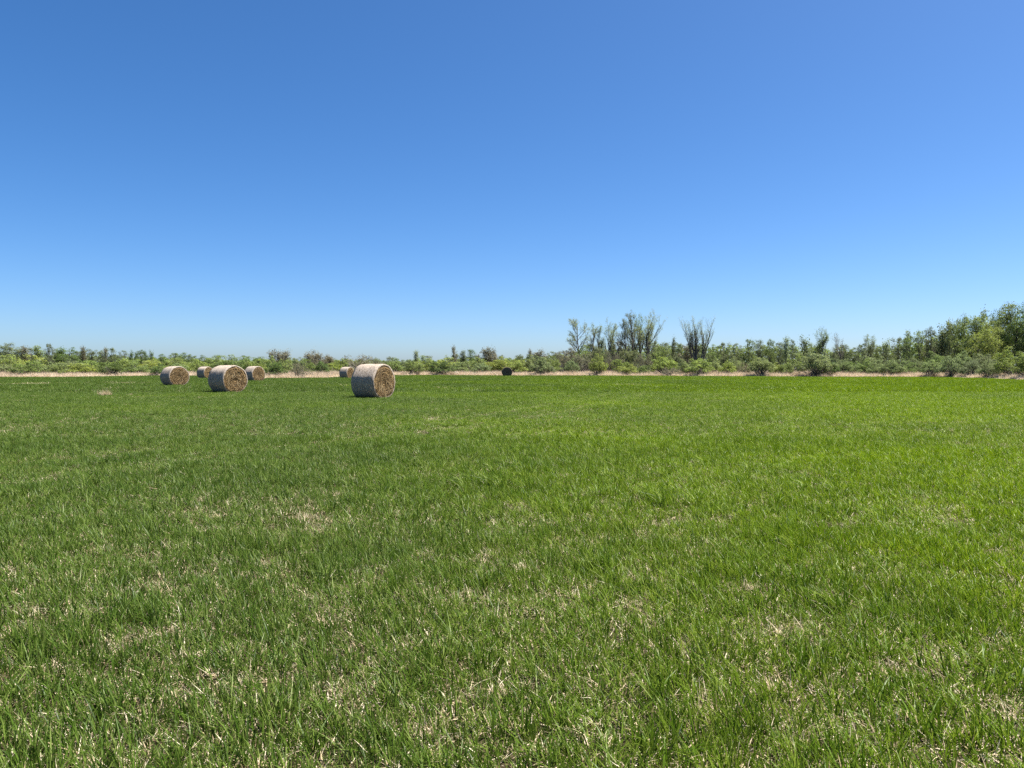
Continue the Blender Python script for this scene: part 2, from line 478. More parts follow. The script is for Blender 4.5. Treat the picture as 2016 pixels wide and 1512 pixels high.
def build_grass():
    g = np.random.default_rng(21)
    small = []
    for s in range(5):   # 0-4 green
        small.append(blades(210, .21, .045, .14, .003, .0070, .27, 100 + s))
    for s in range(4):   # 5-8 mixed
        small.append(blades(200, .21, .035, .115, .0028, .0064, .40, 200 + s))
    for s in range(3):   # 9-11 dry thatch
        small.append(blades(210, .21, .03, .10, .0026, .0064, .66, 300 + s))
    for s in range(3):   # 12-14 tall lush tufts
        small.append(blades(120, .13, .07, .19, .0032, .0072, .05, 400 + s, lean=.4, bend=.6))
    for s in range(3):   # 15-17 dead stubble tufts, bleached and half collapsed
        small.append(blades(150, .12, .025, .085, .0022, .0048, .75, 450 + s, lean=.6, bend=.9, flat_dry=False))
    big = []
    for s in range(4):
        big.append(blades(230, .62, .07, .20, .010, .018, .05, 500 + s, seg=2))
    for s in range(3):
        big.append(blades(220, .62, .06, .17, .010, .018, .35, 600 + s, seg=2))
    for s in range(2):
        big.append(blades(220, .62, .06, .20, .010, .020, .85, 700 + s, seg=2, dry_h=.9))
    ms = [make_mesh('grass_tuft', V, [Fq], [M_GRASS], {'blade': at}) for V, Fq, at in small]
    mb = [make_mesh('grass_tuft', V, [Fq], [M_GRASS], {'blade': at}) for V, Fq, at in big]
    P, R_, S_, I_ = [], [], [], []
    def add(X, Y, idx, sc_, yaw, hs_):
        n = len(X)
        P.append(np.stack([X, Y, gz(X, Y)], -1))
        R_.append(np.stack([g.normal(0, .05, n), g.normal(0, .05, n), yaw], -1))
        S_.append(np.stack([sc_, sc_, sc_ * hs_], -1)); I_.append(idx)
    for y0, y1, st, sc0 in ((-1.5, 7, .135, 1.0), (7, 16, .19, 1.1), (16, 46, .29, 1.35)):
        X, Y = grid_pts(y0, y1, st, g)
        n = len(X)
        d = dryness(X, Y) + g.normal(0, .035, n) + .12 * track_mask(X, Y)
        u = g.random(n)
        pm = np.clip((d - .38) / .25, .05, .6)
        pd_ = np.clip((d - .43) / .27, .03, .5)
        v = g.random(n)
        idx = np.where(v < pd_ * .55, np.where(g.random(n) < .35, g.integers(15, 18, n), g.integers(9, 12, n)),
                       np.where(v < pd_ * .55 + pm * .8, g.integers(5, 9, n), g.integers(0, 5, n)))
        tm = track_mask(X, Y)
        lush = (d < .5) & (u < (.11 if y0 < 10 else .03))
        idx = np.where(lush, g.integers(12, 15, n), idx)
        hgt = (.7 + .35 * fbm(X, Y, 2.2, 12) + .4 * vnoise(X, Y, .5, 14) - .08) * (.95 if y0 < 5 else .8 if y0 < 10 else .62) * (1 - .5 * np.clip(tm, 0, 1))
        add(X, Y, idx, sc0 * g.uniform(.85, 1.2, n), g.normal(0, .5, n), hgt * g.uniform(.8, 1.2, n))
    nb = len(ms)
    X, Y = grid_pts(46, 165, .8, g)
    n = len(X)
    d = dryness(X, Y) + g.normal(0, .03, n)
    idx = nb + np.where(d < .58, g.integers(0, 4, n), np.where(d < .68, g.integers(4, 7, n), g.integers(7, 9, n)))
    add(X, Y, idx, g.uniform(.9, 1.25, n), g.normal(0, .6, n), .8 + .5 * fbm(X, Y, 6, 12) - .1)
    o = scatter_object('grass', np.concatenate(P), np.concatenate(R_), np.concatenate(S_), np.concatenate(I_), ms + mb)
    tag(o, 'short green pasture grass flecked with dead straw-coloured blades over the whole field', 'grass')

    # tall bleached grass between the field and the thicket
    tall = []
    for s in range(4):
        tall.append(blades(90, .5, .30, .75, .012, .026, 1.0, 800 + s, lean=.25, bend=.45, flat_dry=False, seg=2, wind=(-.15, 0)))
    for s in range(3):
        tall.append(blades(110, .55, .08, .25, .012, .026, 1.0, 850 + s, lean=.6, bend=.6, flat_dry=False, seg=2))
    mt = [make_mesh('dry_tuft', V, [Fq], [M_DRY], {'blade': at}) for V, Fq, at in tall]
    rr = np.linspace(-.80, .80, 900)
    P, idx, S_ = [], [], []
    for r in rr:
        e = float(edge(r))
        dr = .0018 * e
        k = int(26 / (.62 * .62 / max(dr, .05)) * 1.0) + 14
        off = np.sort(g.random(k) ** 1.35) * 24
        yy = e + off
        xx = (r + g.uniform(-.001, .001, k)) * yy
        P.append(np.stack([xx, yy, gz(xx, yy)], -1))
        front = off < 2.2
        idx.append(np.where(front & (g.random(k) < .75), g.integers(4, 7, k), g.integers(0, 4, k)))
        hh = np.where(front, 1.0, .5 + 1.5 * fbm(xx, yy, 4, 30))
        S_.append(np.stack([np.full(k, 1.05), np.full(k, 1.05), hh], -1))
    P = np.concatenate(P); idx = np.concatenate(idx); S_ = np.concatenate(S_)
    rot = np.stack([np.zeros(len(P)), np.zeros(len(P)), g.random(len(P)) * 6.28], -1)
    o = scatter_object('dry_grass', P, rot, S_, idx, mt)
    tag(o, 'tall bleached dry grass strip between the green field and the shrubs', 'dry grass')
build_grass()

# ------------------------------------------------------------------ hay bales
BR, BL = .90, 1.34
def bale_meshes(seed):
    g = np.random.default_rng(seed)
    na, nx = 72, 14
    def prof(a):       # outline of the roll: slightly sagged, a bit wider than tall
        z = np.sin(a) * .875; y = np.cos(a) * .925
        low = z < -.78
        z = np.where(low, -.78 - (np.abs(z) - .78) * .35, z)
        return y, z
    A = np.linspace(0, 2 * np.pi, na, endpoint=False)
    bumps = .018 * np.sin(A * 3 + seed) + .012 * np.sin(A * 7 + seed * 2) + .002 * g.normal(size=na)
    V = []
    xs = np.linspace(-BL / 2, BL / 2, nx)
    for i, x in enumerate(xs):
        t = abs(x) / (BL / 2)
        s = 1 - .035 * max(0, t - .8) / .2 + .008 * math.sin(x * 9 + seed)
        y, z = prof(A)
        s = s + bumps * .8 + g.normal(0, .002, na)
        V.append(np.stack([np.full(na, x), y * s, z * s], -1))
    # returning rims, rolled a hand's width over each end
    rim = []
    for sx, src in ((-1, V[0]), (1, V[-1])):
        r = src.copy(); r[:, 1:] *= .94; r[:, 0] += -sx * .012
        rim.append(r)
    allv = np.concatenate([rim[0]] + V + [rim[1]])
    q = []
    for i in range(nx + 1):
        for k in range(na):
            q.append((i * na + k, i * na + (k + 1) % na, (i + 1) * na + (k + 1) % na, (i + 1) * na + k))
    zmin = allv[:, 2].min()
    lift = -zmin - .01
    allv[:, 2] += lift
    wrap = make_mesh('wrap', allv, [np.array(q)], [M_WRAP], smooth=True)
    ends, straws = [], []
    for sx, src in ((-1, V[0]), (1, V[-1])):
        rings = 16
        ev = [np.array([[sx * (BL / 2 - .03), 0, 0]])]
        for j in range(1, rings + 1):
            f = j / rings * .975
            ring = src.copy(); ring[:, 1:] *= f
            ang = A
            spiral = np.sin((f * 9 + ang / (2 * np.pi)) * 2 * np.pi)
            rel = .028 * spiral + g.normal(0, .016, na) - .05 * math.exp(-(f / .12) ** 2) + (.03 if f < .9 else -.01)
            ring[:, 0] = sx * (BL / 2 - .035) + sx * rel
            ev.append(ring)
        ev = np.concatenate(ev)
        ev[:, 2] += lift
        tr = [(0, 1 + k, 1 + (k + 1) % na) for k in range(na)]
        qq = []
        for j in range(rings - 1):
            b = 1 + j * na
            for k in range(na):
                qq.append((b + k, b + na + k, b + na + (k + 1) % na, b + (k + 1) % na))
        ends.append(make_mesh('end_face', ev, [np.array(tr), np.array(qq)], [M_HAY]))
        # loose straw sticking out of the end
        n = 760
        f = np.sqrt(g.random(n)) * .93; a = g.random(n) * 2 * np.pi
        yy, zz = prof(a)
        P = np.stack([np.full(n, sx * (BL / 2 - .01)), yy * f, zz * f + lift], -1)
        tang = np.stack([np.zeros(n), -np.sin(a), np.cos(a)], -1)
        D = tang * np.sign(g.normal(size=n))[:, None] + np.stack([sx * g.uniform(.02, .3, n), g.normal(0, .3, n), g.normal(-.15, .3, n)], -1)
        D /= np.linalg.norm(D, axis=1)[:, None]
        Ln = (g.uniform(.12, .40, n) * (1.15 - .75 * f ** 2))[:, None]
        Q = P + D * Ln + np.stack([np.zeros(n), np.zeros(n), -.25 * Ln[:, 0]], -1) * .6
        side = np.cross(D, np.array([sx, 0, 0])); side /= (np.linalg.norm(side, axis=1)[:, None] + 1e-6)
        side = side * g.uniform(.004, .010, n)[:, None]
        Q[:, 2] = np.maximum(Q[:, 2], .02)
        SV = np.stack([P - side, P + side, Q + side * .5, Q - side * .5], 1).reshape(-1, 3)
        SF = np.arange(n * 4).reshape(-1, 4)
        at = np.repeat(np.stack([g.random(n), np.ones(n), np.ones(n), np.ones(n)], -1), 4, 0)
        straws.append(make_mesh('loose_straw', SV, [SF], [M_STRAW], {'blade': at}))
    # stalks working loose through the wrap
    n = 420
    a = g.random(n) * 2 * np.pi; yy, zz = prof(a)
    P = np.stack([g.uniform(-BL / 2, BL / 2, n), yy * .99, zz * .99 + lift], -1)
    nrm = np.stack([np.zeros(n), np.cos(a), np.sin(a)], -1); tang = np.stack([np.zeros(n), -np.sin(a), np.cos(a)], -1)
    D = tang * np.sign(g.normal(size=n))[:, None] + nrm * g.uniform(.05, .5, n)[:, None] + np.stack([g.normal(0, .5, n), np.zeros(n), np.zeros(n)], -1)
    D /= np.linalg.norm(D, axis=1)[:, None]
    Q = P + D * g.uniform(.05, .16, n)[:, None]
    sd_ = np.cross(D, nrm) * g.uniform(.004, .009, n)[:, None]
    P[:, 2] = np.maximum(P[:, 2], .02); Q[:, 2] = np.maximum(Q[:, 2], .02)
    at = np.repeat(np.stack([g.random(n), np.ones(n), np.ones(n), np.ones(n)], -1), 4, 0)
    fuzz = make_mesh('loose_straw', np.stack([P - sd_, P + sd_, Q + sd_ * .4, Q - sd_ * .4], 1).reshape(-1, 3), [np.arange(n * 4).reshape(-1, 4)], [M_STRAW], {'blade': at})
    return wrap, ends, straws, fuzz

BALES = [  # px, apparent height px, theta, scale, label
    (735, 65.0, 54, 1.0, 'largest and nearest round hay bale, alone in front of a small far bale'),
    (448.5, 52.5, 39, 1.0, 'second nearest round hay bale, the front one of the overlapping bale cluster'),
    (344, 38.0, 33, 1.0, 'leftmost round hay bale, standing apart left of the bale cluster'),
    (501, 29.0, 42, 1.0, 'round hay bale peeking out right behind the front bale of the cluster'),
    (404, 23.0, 44, 1.0, 'small far hay bale half hidden behind the left side of the cluster bale'),
    (683, 22.4, 53, 1.0, 'small far round hay bale just left of the largest bale'),
    (998, 17.8, 4, 1.0, 'distant dark round bale seen end on by the dry grass strip'),
]
def build_bales():
    variants = [bale_meshes(3), bale_meshes(8), bale_meshes(15)]
    for i, (px, hp, th, s, lab) in enumerate(BALES):
        d = F_PX * 1.62 / hp
        x = wx(px, d)
        al = math.atan2(-d, -x)
        root = link('hay_bale', None, loc=(x, d, float(gz(x, d)) - .01))
        root.rotation_euler = (0, 0, al + math.radians(th))
        tag(root, lab, 'hay bale', 'round hay bales lying in the field')
        w, en, st, fz = variants[i % 3]
        if i == len(BALES) - 1:      # the end-on one, its shade painted into every part
            w, en, st = w.copy(), [e.copy() for e in en], [t.copy() for t in st]
            fz = fz.copy()
            for me in [w, fz] + en + st:
                me.materials[0] = M_SHADED_HAY
        wo = link('wrap', w, root)
        link('loose_straw', fz, wo)['kind'] = 'stuff'
        root.scale = [(1, 1, 1), (1.03, 1.0, .985), (.98, 1.03, .97), (1, 1.02, 1), (1.02, .98, 1), (1, 1, .98), (1, 1, 1)][i]
        for e, t in zip(en, st):
            eo = link('end_face', e, root)
            so = link('loose_straw', t, eo); so['kind'] = 'stuff'
build_bales()

# ------------------------------------------------------------------ branching and foliage
def prisms(segs, sides=4):
    """segs: array (n,8): p0 xyz, p1 xyz, r0, r1"""
    s = np.asarray(segs, float)
    p0, p1, r0, r1 = s[:, :3], s[:, 3:6], s[:, 6], s[:, 7]
    d = p1 - p0; d /= (np.linalg.norm(d, axis=1)[:, None] + 1e-9)
    ref = np.where(np.abs(d[:, 2:3]) > .9, np.array([[1., 0, 0]]), np.array([[0, 0, 1.]]))
    u = np.cross(d, ref); u /= np.linalg.norm(u, axis=1)[:, None]
    v = np.cross(d, u)
    V = []
    for p, r in ((p0, r0), (p1, r1)):
        for k in range(sides):
            a = 2 * math.pi * k / sides
            V.append(p + (u * math.cos(a) + v * math.sin(a)) * r[:, None])
    V = np.stack(V, 1).reshape(-1, 3)
    b = (np.arange(len(s)) * sides * 2)[:, None, None]
    q = np.array([(k, (k + 1) % sides, sides + (k + 1) % sides, sides + k) for k in range(sides)])[None]
    return V, (b + q).reshape(-1, 4)

def quads(C, size, g, up=.35, asp=.6, outw=None):
    n = len(C)
    nrm = g.normal(size=(n, 3))
    if outw is None: nrm[:, 2] = np.abs(nrm[:, 2]) + up
    else: nrm = nrm * .45 + outw
    nrm /= np.linalg.norm(nrm, axis=1)[:, None]
    t = g.normal(size=(n, 3)); u = np.cross(nrm, t); u /= np.linalg.norm(u, axis=1)[:, None]
    v = np.cross(nrm, u)
    s = np.asarray(size)[:, None] * .5
    j = lambda: 1 + g.uniform(-.35, .35, (n, 1))
    V = np.stack([C - u * s * j(), C - v * s * asp * j(), C + u * s * j(), C + v * s * asp * j()], 1).reshape(-1, 3)
    return V, np.arange(4 * n).reshape(-1, 4)

def leaf_attr(n, g, cl=None):
    r = g.random(n)
    if cl is not None: r = np.clip(r * .6 + cl * .4, 0, 1)
    a = np.stack([r, g.random(n), g.random(n), np.ones(n)], -1)
    return np.repeat(a, 4, 0)

def grow(g, p, d, L, r, lvl, out, tips, spec):
    """recursive limbs. spec: dict(levels, kids, ang, ratio, wander, up)"""
    nseg = spec['nseg'][min(lvl, len(spec['nseg']) - 1)]
    pts = [p]; dd = d.copy(); rr = [r]
    endr = r * (.35 if lvl else .25)
    for i in range(nseg):
        dd = dd + g.normal(0, spec['wander'], 3) + np.array([0, 0, spec['up'] * .15])
        dd /= np.linalg.norm(dd)
        p = p + dd * L / nseg
        pts.append(p); rr.append(r + (endr - r) * (i + 1) / nseg)
    for i in range(nseg):
        out.append((*pts[i], *pts[i + 1], rr[i], rr[i + 1]))
    if lvl >= spec['levels']:
        for f in (.35, .7, 1.0):
            i = min(int(f * nseg), nseg)
            tips.append(pts[i])
        return
    k = spec['kids'][lvl]
    f0 = spec['first'][lvl]
    for j in range(k):
        f = f0 + (1 - f0) * (j + g.random() * .8) / k
        f = min(f, .98)
        i = min(int(f * nseg), nseg - 1); t = f * nseg - i
        q = pts[i] * (1 - t) + pts[i + 1] * t
        ax = g.normal(size=3); ax -= dd * ax.dot(dd); ax /= np.linalg.norm(ax)
        ang = math.radians(spec['ang'][lvl] * g.uniform(.7, 1.3))
        nd = dd * math.cos(ang) + ax * math.sin(ang)
        nd[2] += spec['up'] * .25
        nd /= np.linalg.norm(nd)
        cl = L * spec['ratio'][lvl] * g.uniform(.65, 1.15) * (1.15 - .6 * (f - f0) / (1 - f0 + 1e-6) * spec.get('cone', .6))
        grow(g, q, nd, cl, max(rr[i] * .55, .012), lvl + 1, out, tips, spec)
    tips.append(pts[-1])

def tree_meshes(seed, H, stems, spec, leaves_per_tip, leaf, spread, crown_z=.0, r0=None, width=None):
    """returns trunk mesh, crown mesh in metres with the foot at the origin"""
    g = np.random.default_rng(seed)
    segs, tips = [], []
    for s in range(stems):
        a = g.random() * 2 * np.pi if stems > 1 else 0
        if stems > 1: a = 2 * np.pi * (s + g.random() * .6) / stems
        off = np.array([math.cos(a), math.sin(a), 0]) * (.25 * min(stems - 1, 2) + .1)
        d = np.array([math.cos(a) * spread, math.sin(a) * spread * .8, 1.0])
        if stems > 3:      # limbs fanned evenly out of one short bole
            off = off * .4
            d = np.array([spread * (2 * s / (stems - 1) - 1) + g.normal(0, .03), g.normal(0, .14), 1.0]); d /= np.linalg.norm(d)
        grow(g, off + np.array([0, 0, -.15]), d, H * g.uniform(.82, 1.0) * spec.get('trunk', .92), (r0 or H * .016) * g.uniform(.8, 1.1), 0, segs, tips, spec)
    segs = np.array(segs); tips = np.array(tips)
    top = max(segs[:, 5].max(), tips[:, 2].max())
    k = H / top
    segs[:, :6] *= k; tips = tips * k
    kx = 1.
    if width:
        w_ = np.percentile(np.abs(tips[:, 0]), 96) * 2
        kx = width / max(w_, .1)
        kx = min(max(kx, .5), 1.6)
        for c in (0, 1, 3, 4): segs[:, c] *= kx
        tips[:, :2] *= kx
    thick = segs[:, 6] > .05
    V1, F1 = prisms(segs[thick], 5) if thick.any() else (np.zeros((0, 3)), np.zeros((0, 4), int))
    V2, F2 = prisms(segs[~thick], 3) if (~thick).any() else (np.zeros((0, 3)), np.zeros((0, 4), int))
    trunk = make_mesh('trunk', np.concatenate([V1, V2]), [np.concatenate([F1, F2 + len(V1)])], [M_BARK])
    T = tips[tips[:, 2] > crown_z * H]
    n = int(len(T) * leaves_per_tip)
    ti = g.integers(0, len(T), n)
    cl = g.random(len(T))
    C = T[ti] + g.normal(0, leaf * 1.25, (n, 3))
    V, Fq = quads(C, leaf * g.uniform(.6, 1.35, n), g)
    crown = make_mesh('crown', V, [Fq], [M_LEAF], {'leaf': leaf_attr(n, g, cl[ti])})
    return trunk, crown

def shrub_meshes(seed, H=3.6, W=5.5, n_cl=70, per=64, leaf=.19, twig=.5, low=.2):
    """rounded many-stemmed willow shrub, in metres"""
    g = np.random.default_rng(seed)
    k = n_cl
    az = g.random(k) * 2 * np.pi; el = np.arcsin(g.random(k) ** .8)
    lob = 1 + .18 * np.sin(az * 2 + seed) + .14 * np.sin(az * 3 + el * 4 + seed * 1.7)
    rad = (.52 + .48 * g.random(k) ** .6) * lob
    C = np.stack([np.cos(az) * np.cos(el) * rad * W / 2, np.sin(az) * np.cos(el) * rad * W / 2 * .85,
                  low * H + np.sin(el) * rad * H * (.86 - low)], -1)
    C[:, 2] = np.minimum(C[:, 2], H * .97)
    cs = g.uniform(.6, 1.3, k)
    n = k * per
    ci = np.repeat(np.arange(k), per)
    dv = g.normal(size=(n, 3)); dv /= np.linalg.norm(dv, axis=1)[:, None]
    dv[:, 2] = np.where(g.random(n) < .7, np.abs(dv[:, 2]), dv[:, 2])
    P = C[ci] + dv * (.45 + .65 * g.random(n) ** .5)[:, None] * np.array([W * .115, W * .115, H * .115]) * cs[ci][:, None]
    P[:, 2] = np.maximum(P[:, 2], .1 * H + .25 * H * g.random(n) ** 2)
    tint = np.clip(.5 + .5 * (g.random(k) - .5) * 2, 0, 1)
    V, Fq = quads(P, leaf * g.uniform(.55, 1.4, n), g, outw=dv + np.array([0, 0, .25]))
    fol = make_mesh('foliage', V, [Fq], [M_LEAF], {'leaf': leaf_attr(n, g, tint[ci])})
    segs = []
    for i in range(k):
        b = np.array([g.normal(0, W * .06), g.normal(0, W * .06), -.05])
        m_ = b * .5 + C[i] * .5 + np.array([0, 0, H * .05]) + g.normal(0, .12, 3)
        segs.append((*b, *m_, .045, .03)); segs.append((*m_, *C[i], .03, .014))
        for _ in range(int(1 + 4 * twig)):
            e = C[i] + g.normal(0, 1, 3) * np.array([W * .05, W * .05, H * .05]) + np.array([0, 0, H * .09 * twig * 1.6]) * g.random()
            segs.append((*C[i], *e, .014, .007))
    V, Fq = prisms(np.array(segs), 3)
    stem = make_mesh('stem', V, [Fq], [M_BARK])
    return fol, stem

def crown_tree(seed, H, W, n_cl, per, leaf, base=.18, r0=.14):
    """round-headed broadleaf: trunk, limbs to each leaf clump, clumps as leafy shells"""
    g = np.random.default_rng(seed)
    k = n_cl
    u = g.normal(size=(k, 3)); u /= np.linalg.norm(u, axis=1)[:, None]
    rad = g.random(k) ** .42
    lob = 1 + .2 * np.sin(np.arctan2(u[:, 1], u[:, 0]) * 3 + seed) + .12 * np.sin(u[:, 2] * 5 + seed)
    zc = (1 + base) / 2 * H; rz = (1 - base) / 2 * H * .92
    C = np.stack([u[:, 0] * rad * W / 2 * lob, u[:, 1] * rad * W / 2 * lob, zc + u[:, 2] * rad * rz], -1)
    egg = 1 - .35 * np.clip((C[:, 2] - zc) / rz, 0, 1)
    C[:, :2] *= egg[:, None]
    C[:, 2] += g.normal(0, .03 * H, k)
    cs = g.uniform(.55, 1.25, k)
    n = k * per; ci = np.repeat(np.arange(k), per)
    dv = g.normal(size=(n, 3)); dv /= np.linalg.norm(dv, axis=1)[:, None]
    dv[:, 2] = np.where(g.random(n) < .65, np.abs(dv[:, 2]), dv[:, 2])
    P = C[ci] + dv * (.4 + .8 * g.random(n) ** .6)[:, None] * np.array([W * .13, W * .13, H * .075]) * cs[ci][:, None]
    P[:, 2] = np.maximum(P[:, 2], .3)
    tint = g.random(k)
    V, Fq = quads(P, leaf * g.uniform(.55, 1.4, n), g, outw=dv + np.array([0, 0, .25]))
    crown = make_mesh('crown', V, [Fq], [M_LEAF], {'leaf': leaf_attr(n, g, tint[ci])})
    segs = []
    pts = [np.array([0, 0, -.1])]
    for i in range(6):
        pts.append(pts[-1] + np.array([g.normal(0, .02 * H), g.normal(0, .02 * H), .15 * H]))
    for i in range(6):
        segs.append((*pts[i], *pts[i + 1], r0 * (1 - i / 7), r0 * (1 - (i + 1) / 7)))
    for i in range(k):
        f = np.clip((C[i, 2] / H - .22) / .9 * 6, .8, 5.9); a = int(f)
        b = pts[a] + (pts[a + 1] - pts[a]) * (f - a)
        m_ = b * .5 + C[i] * .5 + np.array([0, 0, -.02 * H])
        segs.append((*b, *m_, .045, .03)); segs.append((*m_, *C[i], .03, .015))
        for _ in range(3):
            e = C[i] + g.normal(0, 1, 3) * np.array([W * .07, W * .07, H * .04]) + np.array([0, 0, H * .05]) * g.random()
            segs.append((*C[i], *e, .016, .008))
    V, Fq = prisms(np.array(segs), 4)
    trunk = make_mesh('trunk', V, [Fq], [M_BARK])
    return trunk, crown

C_YG = (.205, .255, .052); C_GG = (.170, .215, .078); C_DG = (.098, .145, .038)
C_BR = (.150, .145, .082); C_MG = (.155, .208, .054); C_PG = (.205, .250, .110); C_BG = (.132, .162, .070)
LOOKS = {'yg': (C_YG, 'yellow-green'), 'gg': (C_GG, 'grey-green'), 'dg': (C_DG, 'dark green'),
         'br': (C_BR, 'brownish'), 'mg': (C_MG, 'mid green'), 'pg': (C_PG, 'pale sparse'), 'bg': (C_BG, 'dull olive')}

LAND = [(-400, 'the left picture edge'), (344, 'the leftmost hay bale'), (500, 'the bale cluster'), (735, 'the largest hay bale'),
        (998, 'the distant dark bale'), (1190, 'the double-stemmed pale tree'), (1262, 'the tallest tree clump'), (1373, 'the fan-shaped tree'),
        (1620, 'the slim forked tree'), (1712, 'the twin-headed tree')]
ORD = ['first', 'second', 'third', 'fourth', 'fifth', 'sixth', 'seventh', 'eighth', 'ninth', 'tenth', 'eleventh', 'twelfth', 'thirteenth', 'fourteenth', 'fifteenth']
PLANTS = []      # (px, root, phrase) -> labels made once all stand
def register(px, root, phrase, cat, group):
    PLANTS.append((px, root, phrase, cat, group))
def write_labels():
    sec = {}
    for px, root, phrase, cat, group in sorted(PLANTS, key=lambda p: p[0]):
        k = max(i for i, (lx, _) in enumerate(LAND) if lx <= px)
        sec.setdefault((k, phrase), []).append((root, cat, group))
    for (k, phrase), L in sec.items():
        for i, (root, cat, group) in enumerate(L):
            land = LAND[k][1]
            if len(L) == 1: lab = '%s, only such just right of %s' % (phrase, land)
            else:
                lab = '%s, %s such right of %s' % (phrase, ORD[i], land)
            tag(root, lab, cat, group)

def plant(name, meshes, loc, scale, yaw, color, jitter=.12):
    a, b = meshes
    root = link(name, None, loc=loc)
    root.rotation_euler = (0, 0, yaw); root.scale = scale
    g = RNG
    f = g.uniform(1 - jitter, 1 + jitter)
    c = (color[0] * f * g.uniform(.94, 1.06), color[1] * f, color[2] * f * g.uniform(.9, 1.1), 1)
    for me in (a, b):
        o = link(me.name.split('.')[0], me, root)
        o.color = c
    return root

# ---- shrubs: px, top py, width px, extra distance behind the field edge, look
SHRUBS = [
    (-30, 701, 60, 12, 'yg'), (18, 700, 62, 16, 'yg'), (12, 714, 44, 7, 'gg'), (52, 708, 48, 4, 'mg'), (88, 706, 62, 9, 'gg'), (110, 716, 26, 6, 'mg'),
    (62, 701, 60, 22, 'yg'), (150, 713, 64, 7, 'yg'), (195, 719, 34, 8, 'mg'), (138, 708, 50, 20, 'bg'), (185, 707, 60, 22, 'mg'),
    (222, 706, 46, 2.5, 'dg'), (250, 704, 64, 16, 'yg'), (268, 711, 52, 8, 'mg'), (300, 707, 60, 13, 'yg'), (312, 717, 36, 1.5, 'dg'), (345, 702, 62, 18, 'mg'),
    (352, 713, 40, 9, 'gg'), (384, 706, 56, 15, 'yg'), (398, 714, 34, 7, 'mg'), (430, 702, 60, 20, 'mg'), (442, 708, 46, 9, 'dg'), (475, 704, 52, 14, 'mg'),
    (516, 715, 26, 8, 'yg'), (505, 704, 48, 22, 'mg'), (545, 699, 44, 11, 'mg'), (540, 710, 36, 3, 'dg'), (574, 706, 40, 14, 'bg'), (588, 711, 36, 1.5, 'br'),
    (606, 708, 30, 9, 'mg'), (622, 699, 42, 14, 'br'), (634, 709, 34, 8, 'dg'), (660, 709, 44, 13, 'yg'), (672, 704, 44, 22, 'mg'),
    (712, 696, 78, 16, 'br'), (745, 704, 46, 12, 'bg'), (776, 706, 46, 9, 'mg'), (800, 705, 48, 18, 'bg'), (815, 710, 42, 3, 'mg'), (838, 705, 56, 12, 'yg'),
    (868, 709, 48, 2, 'dg'), (880, 706, 56, 16, 'yg'), (905, 711, 44, 8, 'gg'), (932, 705, 52, 14, 'mg'), (948, 712, 40, 7, 'gg'), (972, 706, 44, 13, 'yg'),
    (1000, 701, 56, 15, 'yg'), (1014, 707, 42, 8, 'yg'), (1042, 700, 36, 14, 'gg'), (1062, 700, 42, 2.5, 'gg'), (1086, 701, 38, 12, 'mg'), (1076, 716, 34, 5, 'bg'),
    (1108, 694, 44, 16, 'br'), (1126, 704, 36, 6, 'gg'), (1150, 692, 54, 18, 'br'), (1178, 698, 36, 2.5, 'yg'), (1180, 680, 50, 22, 'bg'), (1150, 682, 44, 24, 'mg'), (1206, 690, 40, 16, 'br'),
    (1222, 705, 34, 6, 'mg'), (1236, 716, 34, 3, 'yg'), (1240, 684, 46, 20, 'bg'), (1268, 692, 40, 14, 'br'), (1268, 718, 26, 4, 'mg'), (1296, 684, 46, 18, 'mg'),
    (1308, 699, 52, 5, 'yg'), (1318, 722, 34, 1.5, 'br'), (1350, 706, 40, 5, 'gg'), (1376, 703, 50, 2, 'yg'), (1406, 708, 42, 7, 'gg'), (1432, 711, 38, 5, 'yg'),
    (1448, 704, 40, 9, 'gg'), (1497, 700, 52, 1.5, 'gg'), (1466, 714, 32, 6, 'br'), (1530, 712, 36, 6, 'yg'), (1546, 714, 34, 4, 'mg'), (1570, 698, 44, 11, 'mg'),
    (1604, 692, 64, 1.5, 'gg'), (1628, 706, 44, 3, 'dg'), (1654, 703, 44, 8, 'gg'), (1672, 712, 34, 6, 'gg'), (1696, 704, 44, 8, 'mg'), (1716, 698, 56, 12, 'gg'),
    (1728, 711, 40, 5, 'gg'), (1760, 706, 46, 3, 'gg'), (1782, 712, 40, 5, 'mg'), (1800, 702, 50, 12, 'bg'), (1832, 706, 48, .8, 'gg'), (1840, 690, 54, 16, 'mg'),
    (1872, 698, 50, 1, 'gg'), (1892, 694, 54, 10, 'gg'), (1912, 708, 44, 3, 'bg'), (1944, 711, 46, 1.5, 'gg'), (1936, 692, 56, 12, 'bg'), (1972, 702, 46, 8, 'gg'),
    (1996, 680, 66, 7, 'yg'), (2022, 690, 52, 4, 'mg'), (2060, 684, 70, 8, 'gg'), (2110, 690, 70, 8, 'mg'),
]
def build_shrubs():
    full = [shrub_meshes(40 + i) for i in range(7)]
    airy = [shrub_meshes(60 + i, n_cl=60, per=30, leaf=.17, twig=1.0) for i in range(4)]
    for i, (px, top, w, off, look) in enumerate(SHRUBS):
        d = edge_px(px) + off
        H = CAM_H + (HOR - top) / F_PX * d
        W = w / F_PX * d * 1.12
        c, word = LOOKS[look]
        bank = airy if look == 'br' else full
        ms = bank[(i * 5) % len(bank)]
        x = wx(px, d)
        root = plant('shrub', ms, (x, d, float(gz(x, d))), (W / 5.5, W / 5.5 * .9, H / 3.6), (i * 2.4) % 6.28, c)
        root.scale = (W / 5.5,) * 2 + (H / 3.6,)
        size = 'low ' if H < 2.6 else ('tall ' if H > 4.6 else '')
        register(px, root, '%s%s shrub' % (size, word), 'shrub', 'shrubs along the far edge of the field')
build_shrubs()

